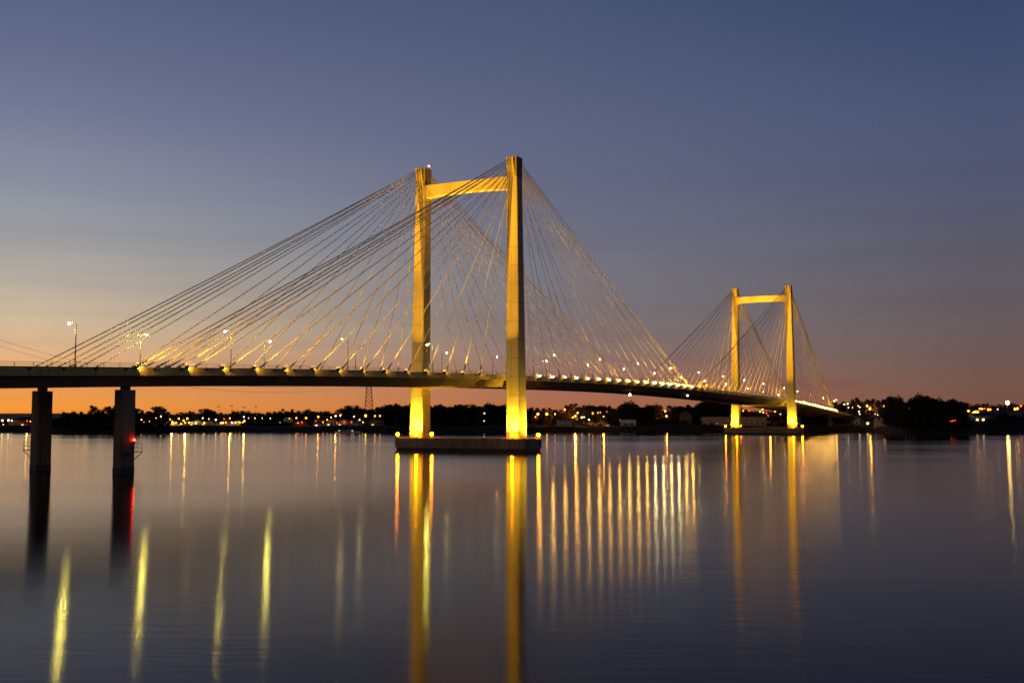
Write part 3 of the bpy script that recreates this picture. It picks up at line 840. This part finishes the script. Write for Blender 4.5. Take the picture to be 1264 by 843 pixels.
# ------------------------------------------------------------------ buildings on the far bank
def house(px, Y, w, d, h, rh, wallm, label, group=None, name='house', lit=2, rz=0, gable='x', z=None, door=True):
    X = (px-632)/FPX*Y; g = gz(X, Y) if z is None else z
    r = empty(name, (X, Y, g), rz)
    wb = MB(); wb.box(-w/2, w/2, -d/2, d/2, -1.5, h)
    if gable == 'y': wb.add([(-w/2,-d/2,h),(w/2,-d/2,h),(0,-d/2,h+rh),(-w/2,d/2,h),(w/2,d/2,h),(0,d/2,h+rh)], [(0,1,2),(5,4,3)])
    elif gable == 'x': wb.add([(-w/2,-d/2,h),(-w/2,d/2,h),(-w/2,0,h+rh),(w/2,-d/2,h),(w/2,d/2,h),(w/2,0,h+rh)], [(0,2,1),(3,4,5)])
    wl = wb.build('wall', wallm, r)
    rb = MB(); e = .4
    if gable == 'x':
        for sg in (-1, 1):
            k = rh/(d/2)
            v = [(-w/2-e, sg*(d/2+e), h-k*e+.05),(w/2+e, sg*(d/2+e), h-k*e+.05),(w/2+e,0,h+rh+.05),(-w/2-e,0,h+rh+.05)]
            v2 = [(a, b_, c+.18) for a, b_, c in v]
            rb.add(v+v2, [(0,1,2,3),(7,6,5,4),(0,4,5,1),(1,5,6,2),(2,6,7,3),(3,7,4,0)])
    elif gable == 'y':
        for sg in (-1, 1):
            k = rh/(w/2)
            v = [(sg*(w/2+e), -d/2-e, h-k*e+.05),(sg*(w/2+e), d/2+e, h-k*e+.05),(0,d/2+e,h+rh+.05),(0,-d/2-e,h+rh+.05)]
            v2 = [(a, b_, c+.18) for a, b_, c in v]
            rb.add(v+v2, [(0,1,2,3),(7,6,5,4),(0,4,5,1),(1,5,6,2),(2,6,7,3),(3,7,4,0)])
    else:
        rb.box(-w/2-.25, w/2+.25, -d/2-.25, d/2+.25, h+.002, h+.35)
    rb.build('roof', roof_m, r)
    nw = max(2, int(w/3.2))
    for i in range(nw):
        x = -w/2 + w*(i+.5)/nw
        if door and i == nw//2:
            b = MB(); b.box(x-.5, x+.5, -d/2-.06, -d/2-.005, 0, 2.1); b.build('door', wall_brown, r); continue
        fb = MB(); fb.box(x-.75, x+.75, -d/2-.07, -d/2-.005, .95, 2.35); fr = fb.build('window', boat_white, r)
        pb = MB(); pb.box(x-.62, x+.62, -d/2-.10, -d/2-.072, 1.07, 2.23)
        pb.build('pane', (e_win if (i+int(px)) % 2 else e_win2) if (i*7+int(px)) % 3 < lit else glass_dark, fr)
    tag(r, label, 'house' if name == 'house' else 'building', group)
    return r
HS = [(26,wall_brown),(213,wall_pale),(229,wall_brown),(247,wall_pale),(262,wall_grey),(281,wall_brown),(296,wall_pale),(371,wall_brown),(400,wall_pale),(412,wall_brown),(426,wall_pale),(440,wall_grey),(466,wall_brown),
      (728,wall_pale),(742,wall_brown),(803,wall_grey),(817,wall_brown),(926,wall_grey),(945,wall_pale),(960,wall_brown),(1058,wall_pale),(1074,wall_brown),(1092,wall_pale)]
for i, (px, wm) in enumerate(HS):
    nm = {wall_brown:'brown', wall_pale:'pale', wall_grey:'grey'}[wm]
    wh = ('left of the thicket' if px < 62 else 'between the thicket and the domed tank' if px < 345 else 'between the domed tank and the near tower' if px < 505 else
          'right of the pale concrete block' if px < 762 else 'under the main span' if px < 870 else 'seen between the far tower legs' if px < 1000 else 'near the right bridge end')
    house(px, shoreY(px)+31+random.uniform(0,3), random.uniform(8,11), 8, 3.1, random.uniform(1.6,2.4), wm, 'small %s house with lit windows %s' % (nm, wh), '%s houses %s' % (nm, wh), gable=random.choice('xy'), lit=2)
def px_box(x0, x1, y0, Y): # width in metres and wall height above ground
    a, b_ = at(x0, y0, Y), at(x1, y0, Y)
    return b_.x-a.x, a.z
Y = shoreY(900)+20
w_, zt2 = px_box(865, 943, 514.5, Y)
house(904, Y, w_, 8, zt2-gz((904-632)/FPX*Y, Y), .3, wall_pale, 'long low pale building behind the left leg of the far tower', None, 'warehouse', 0, gable='flat', door=False)
Y = shoreY(775)+20; w_, z2 = px_box(765, 784, 518, Y)
house(774.5, Y, w_, 6, z2-gz((774.5-632)/FPX*Y, Y), .8, boat_white, 'small white shed on the levee under the main span', None, 'shed', 0, gable='x', door=False)
Y = shoreY(845)+22; w_, z2 = px_box(838, 852, 512, Y)
house(845, Y, w_, 8, z2-gz((845-632)/FPX*Y, Y), 2.6, wall_brown, 'brown gabled hall among dark trees left of the far tower', None, 'gabled_hall', 0, gable='y', door=False)
Y = shoreY(1094)+26; w_, z2 = px_box(1088, 1101, 515.5, Y)
house(1094.5, Y, w_, 6, z2-gz((1094.5-632)/FPX*Y, Y), .3, wall_pale, 'small square pale building left of the black grove', None, 'utility_building', 0, gable='flat', door=False)
Y = shoreY(1210)+30; w_, z2 = px_box(1196, 1225, 513, Y)
house(1211, Y, w_, 10, z2-gz((1211-632)/FPX*Y, Y), 1.5, wall_pale, 'long pale lamplit building right of the black grove', None, 'clubhouse', 3, gable='x')
# old concrete pier block
Y = 636; a, c = at(688.5, 518.5, Y), at(706, 518.5, Y)
r = empty('concrete_block', ((a.x+c.x)/2, Y+3, 0))
b = MB(); w_ = c.x-a.x; b.frustum((0,0,-3), w_*1.03, 6.2, (0,0,a.z-.5), w_*.97, 6); b.build('body', wall_pale, r, bevel=.1)
b = MB(); b.box(-w_/2-.25, w_/2+.25, -3.25, 3.25, a.z-.498, a.z); b.build('coping', wall_grey, r)
b = MB()
for k in (-.25, .1, .36): b.box(w_*k-.12, w_*k+.12, -3.2, -3.02, .2, a.z-.6)
b.build('buttress', concrete_pier, r)
tag(r, 'pale square concrete block standing at the water right of the near tower', 'bridge pier')
town(697, 505.5, 'y', .3, 2)
# domed tank
Y = shoreY(355)+24; a, c = at(350.3, 515, Y), at(361, 515, Y); R_ = (c.x-a.x)/2; X = (a.x+c.x)/2; g = gz(X, Y)
r = empty('domed_tank', (X, Y, g)); topz = at(355, 514.5, Y).z - g; wh = max(1, topz-R_*.85)
b = MB(); b.lathe((0,0,0), [(R_,-1),(R_,wh)], 20); b.build('wall', tank_m, r)
b = MB(); b.lathe((0,0,wh), [(R_*1.03,0),(R_*.97,R_*.25),(R_*.78,R_*.55),(R_*.45,R_*.78),(.02,R_*.86)], 20); b.build('dome', tank_m, r)
b = MB(); b.box(-.6,.6,-R_-.12,-R_+.1,0,2); b.build('door', dark_steel, r)
tag(r, 'round pale green domed tank among the dark trees on the left bank', 'tank')
town(357.5, 516.5, 'y', .20, 17)
# transmission pylon
Yp = 760; P0 = at(455, 527, Yp); base = gz(P0.x, Yp); Ht = at(455, 464, Yp).z - base
r = empty('transmission_pylon', (P0.x, Yp, base)); 
b = MB()
def pw(z): return 4.4*(1-z/Ht)**.8*.62 + .75
for sx in (-1, 1):
    for sy in (-1, 1): b.tube([(sx*pw(Ht*k/8), sy*pw(Ht*k/8), Ht*k/8-(.5 if k == 0 else 0)) for k in range(9)], .12, 4)
b.build('legs', dark_steel, r)
b = MB()
for k in range(12):
    z0, z1 = Ht*k/12, Ht*(k+1)/12; a, c = pw(z0), pw(z1)
    for (p, q) in (((-1,-1),(1,-1)),((1,-1),(1,1)),((1,1),(-1,1)),((-1,1),(-1,-1))):
        b.tube([(p[0]*a,p[1]*a,z0),(q[0]*c,q[1]*c,z1)], .07, 4); b.tube([(q[0]*a,q[1]*a,z0),(p[0]*c,p[1]*c,z1)], .07, 4)
        b.tube([(p[0]*c,p[1]*c,z1),(q[0]*c,q[1]*c,z1)], .07, 4)
b.build('bracing', dark_steel, r)
arms = []
for z, wd in ((Ht*.80, 5), (Ht*.90, 4.2)):
    b = MB(); b.tube([(-wd,0,z),(wd,0,z)], .12, 4); b.tube([(-wd,0,z),(0,0,z+1.3),(wd,0,z)], .08, 4); b.build('crossarm', dark_steel, r)
    arms += [(-wd, z), (wd, z)]
tag(r, 'tall lattice power pylon beyond the trees left of the near tower', 'pylon')
for i, ((dx, z), y0) in enumerate(zip(arms, (404, 409, 396, 400))):
    A = at(-260, y0-82, 560); B = Vector((P0.x+dx, Yp, base+z-.3)); pts = []
    for k in range(25):
        u = k/24; p = A.lerp(B, u); p.z -= 4*u*(1-u)*26; pts.append(p)
    tag(MB().tube(pts, .035, 4, cap=False).build('power_line', dark_steel), 'thin power line wire sagging toward the lattice pylon at the left', 'wire', 'wires running to the pylon')
# unlit sports field masts
for px, py in ((270,502),(286,501),(301,503),(316,502)):
    Y = shoreY(px)+75; p = at(px, py, Y); g = gz(p.x, p.y); H = p.z-g
    r = empty('light_mast', (p.x, p.y, g))
    MB().tube([(0,0,-.5),(0,0,H)], [.11,.06], 6).build('mast', dark_steel, r)
    b = MB(); b.box(-.8,.8,-.1,.1,H-.1,H+.1); [b.box(x-.22, x+.22,-.3,.1,H+.1,H+.55) for x in (-.5,.5)]; b.build('lamp_cluster', dark_steel, r)
    tag(r, 'slim unlit sports field light mast rising above the trees on the left bank', 'light mast', 'unlit light masts on the left bank')
# boat
a = at(413, 532, 594); c = at(445, 532, 594); L2 = (c.x-a.x)/2
r = empty('boat', ((a.x+c.x)/2, 594, 0))
b = MB(); n_ = 9; v = []; f = []
for i in range(n_):
    u = i/(n_-1); x = -L2 + 2*L2*u; wd = 1.5*min(1, (1-u)*3.2+.08)
    v += [(x,-wd*.7,-.2),(x,-wd,.75+.25*u),(x,wd,.75+.25*u),(x,wd*.7,-.2)]
for i in range(n_-1):
    for j in range(4): p, q = i*4+j, i*4+(j+1) % 4; f.append((p, q, q+4, p+4))
f += [(3,2,1,0), ((n_-1)*4, (n_-1)*4+1, (n_-1)*4+2, (n_-1)*4+3)]
b.add(v, f); b.build('hull', boat_white, r)
b = MB(); b.box(-L2*.7, L2*.2, -1.0, 1.0, .83, 1.35); b.build('cabin', glass_dark, r)
b = MB(); b.box(-L2*.75, L2*.28, -1.15, 1.15, 1.352, 1.47); b.build('cabin_roof', boat_white, r)
tag(r, 'long low white boat by the far shore left of the near tower', 'boat')
for k in range(2):
    b = MB(); b.ball((0,0,0), .22); 
    o = b.build('deck_light', e_win2, r, loc=(-L2*.6+k*L2*1.0, -1.6, 1.2))

# ------------------------------------------------------------------ sky
wd = bpy.data.worlds.new('World'); S.world = wd; wd.use_nodes = True
nt = wd.node_tree; N, L = nt.nodes, nt.links; N.clear()
out = N.new('ShaderNodeOutputWorld'); bg = N.new('ShaderNodeBackground'); L.new(bg.outputs[0], out.inputs[0])
tc = N.new('ShaderNodeTexCoord'); sep = N.new('ShaderNodeSeparateXYZ'); L.new(tc.outputs['Generated'], sep.inputs[0])
def math_(op, a, b_=None, c=None):
    m = N.new('ShaderNodeMath'); m.operation = op
    for i, v_ in enumerate((a, b_, c)):
        if v_ is None: continue
        if isinstance(v_, (int, float)): m.inputs[i].default_value = v_
        else: L.new(v_, m.inputs[i])
    return m.outputs[0]
zc = math_('MAXIMUM', sep.outputs['Z'], 0.0)
pos = math_('POWER', math_('MINIMUM', math_('MULTIPLY', zc, 1.0), 1.0), .5)      # sqrt spreads the horizon
def y2z(y): return math.sin(math.atan((421.5-y)/FPX) + PITCH)
def ramp(stops):
    r = N.new('ShaderNodeValToRGB'); cr = r.color_ramp; cr.interpolation = 'LINEAR'
    pts = [(math.sqrt(max(0, z)), lin(c)) for z, c in stops]
    pts.sort(key=lambda p: p[0])
    cr.elements[0].position = pts[0][0]; cr.elements[0].color = pts[0][1] + (1,)
    cr.elements[1].position = pts[-1][0]; cr.elements[1].color = pts[-1][1] + (1,)
    for p, c in pts[1:-1]:
        e = cr.elements.new(p); e.color = c + (1,)
    L.new(pos, r.inputs[0]); return r
SKY_L = [(0,(236,126,38)),(y2z(503),(246,154,60)),(y2z(485),(238,158,80)),(y2z(465),(232,168,108)),(y2z(440),(224,180,136)),(y2z(405),(208,185,154)),(y2z(350),(178,170,160)),(y2z(300),(154,157,162)),(y2z(240),(137,142,160)),(y2z(160),(113,119,147)),(y2z(80),(97,105,136)),(y2z(0),(84,94,124)),(.55,(36,44,72)),(1,(18,23,46))]
SKY_M = [(0,(180,100,62)),(y2z(500),(176,108,76)),(y2z(485),(168,110,88)),(y2z(465),(156,116,102)),(y2z(430),(138,118,114)),(y2z(380),(124,118,124)),(y2z(320),(117,118,131)),(y2z(250),(104,109,131)),(y2z(160),(94,101,129)),(y2z(80),(84,93,122)),(y2z(0),(74,86,117)),(.55,(28,36,64)),(1,(14,19,40))]
SKY_R = [(0,(112,74,56)),(y2z(500),(120,82,68)),(y2z(475),(116,86,76)),(y2z(440),(108,88,84)),(y2z(390),(102,93,97)),(y2z(330),(91,89,102)),(y2z(260),(84,88,112)),(y2z(160),(73,83,114)),(y2z(80),(63,76,110)),(y2z(0),(52,67,101)),(.55,(17,24,48)),(1,(10,14,32))]
rl, rm, rr = ramp(SKY_L), ramp(SKY_M), ramp(SKY_R)
hyp = math_('SQRT', math_('ADD', math_('MULTIPLY', sep.outputs['X'], sep.outputs['X']), math_('MULTIPLY', sep.outputs['Y'], sep.outputs['Y'])))
az = math_('DIVIDE', sep.outputs['X'], math_('MAXIMUM', hyp, .001))
def mrange(v_, a, b_):
    m = N.new('ShaderNodeMapRange'); m.interpolation_type = 'LINEAR'
    m.inputs['From Min'].default_value = a; m.inputs['From Max'].default_value = b_; L.new(v_, m.inputs['Value']); return m.outputs[0]
def mix(f_, a, b_):
    m = N.new('ShaderNodeMix'); m.data_type = 'RGBA'
    if isinstance(f_, (int, float)): m.inputs['Factor'].default_value = f_
    else: L.new(f_, m.inputs['Factor'])
    L.new(a, m.inputs[6]); L.new(b_, m.inputs[7]); return m.outputs[2]
c1 = mix(mrange(az, -.40, .02), rl.outputs[0], rm.outputs[0])
c2 = mix(mrange(az, .02, .40), c1, rr.outputs[0])
# thin streaks of cloud
cmb = N.new('ShaderNodeCombineXYZ')
L.new(math_('MULTIPLY', az, 2.2), cmb.inputs[0]); L.new(math_('MULTIPLY', sep.outputs['Z'], 26), cmb.inputs[1]); L.new(math_('MULTIPLY', sep.outputs['Y'], .8), cmb.inputs[2])
cn = N.new('ShaderNodeTexNoise'); cn.inputs['Scale'].default_value = 1.6; cn.inputs['Detail'].default_value = 4; L.new(cmb.outputs[0], cn.inputs['Vector'])
cf = mrange(cn.outputs[0], .46, .70)
hz = N.new('ShaderNodeMapRange'); hz.inputs['From Min'].default_value = .02; hz.inputs['From Max'].default_value = .26; hz.inputs['To Min'].default_value = .42; hz.inputs['To Max'].default_value = 0.0; L.new(sep.outputs['Z'], hz.inputs['Value'])
cloudc = N.new('ShaderNodeMix'); cloudc.data_type = 'RGBA'; cloudc.blend_type = 'MULTIPLY'; cloudc.inputs['Factor'].default_value = 1
L.new(c2, cloudc.inputs[6]); cloudc.inputs[7].default_value = (.72, .60, .66, 1)
c3 = mix(math_('MULTIPLY', cf, hz.outputs[0]), c2, cloudc.outputs[2])
sky = N.new('ShaderNodeTexSky'); sky.sky_type = 'NISHITA'; sky.sun_disc = False
sky.sun_elevation = math.radians(-1.0); sky.sun_rotation = math.radians(-60)
addn = N.new('ShaderNodeMix'); addn.data_type = 'RGBA'; addn.blend_type = 'ADD'; addn.inputs['Factor'].default_value = .004
L.new(c3, addn.inputs[6]); L.new(sky.outputs[0], addn.inputs[7])
east = N.new('ShaderNodeMapRange'); east.inputs['From Min'].default_value = -.6; east.inputs['From Max'].default_value = .3
east.inputs['To Min'].default_value = .55; east.inputs['To Max'].default_value = 1.0; L.new(sep.outputs['Y'], east.inputs['Value'])
vm = N.new('ShaderNodeVectorMath'); vm.operation = 'SCALE'; L.new(addn.outputs[2], vm.inputs[0]); L.new(east.outputs[0], vm.inputs['Scale'])
L.new(vm.outputs[0], bg.inputs['Color']); bg.inputs['Strength'].default_value = 1.0

# ------------------------------------------------------------------ render settings
S.view_settings.view_transform = 'Standard'; S.view_settings.look = 'None'
S.view_settings.exposure = 0; S.view_settings.gamma = 1
S.render.engine = 'CYCLES'
S.cycles.use_denoising = True
try: S.cycles.denoiser = 'OPENIMAGEDENOISE'
except Exception: pass
S.cycles.use_light_tree = True
S.cycles.max_bounces = 5; S.cycles.glossy_bounces = 3; S.cycles.diffuse_bounces = 2
S.cycles.sample_clamp_indirect = 6
S.cycles.denoising_input_passes = 'RGB_ALBEDO'
S.cycles.filter_width = 1.6
S.cycles.caustics_reflective = True
print('trees', NT, 'objects', len(bpy.data.objects))
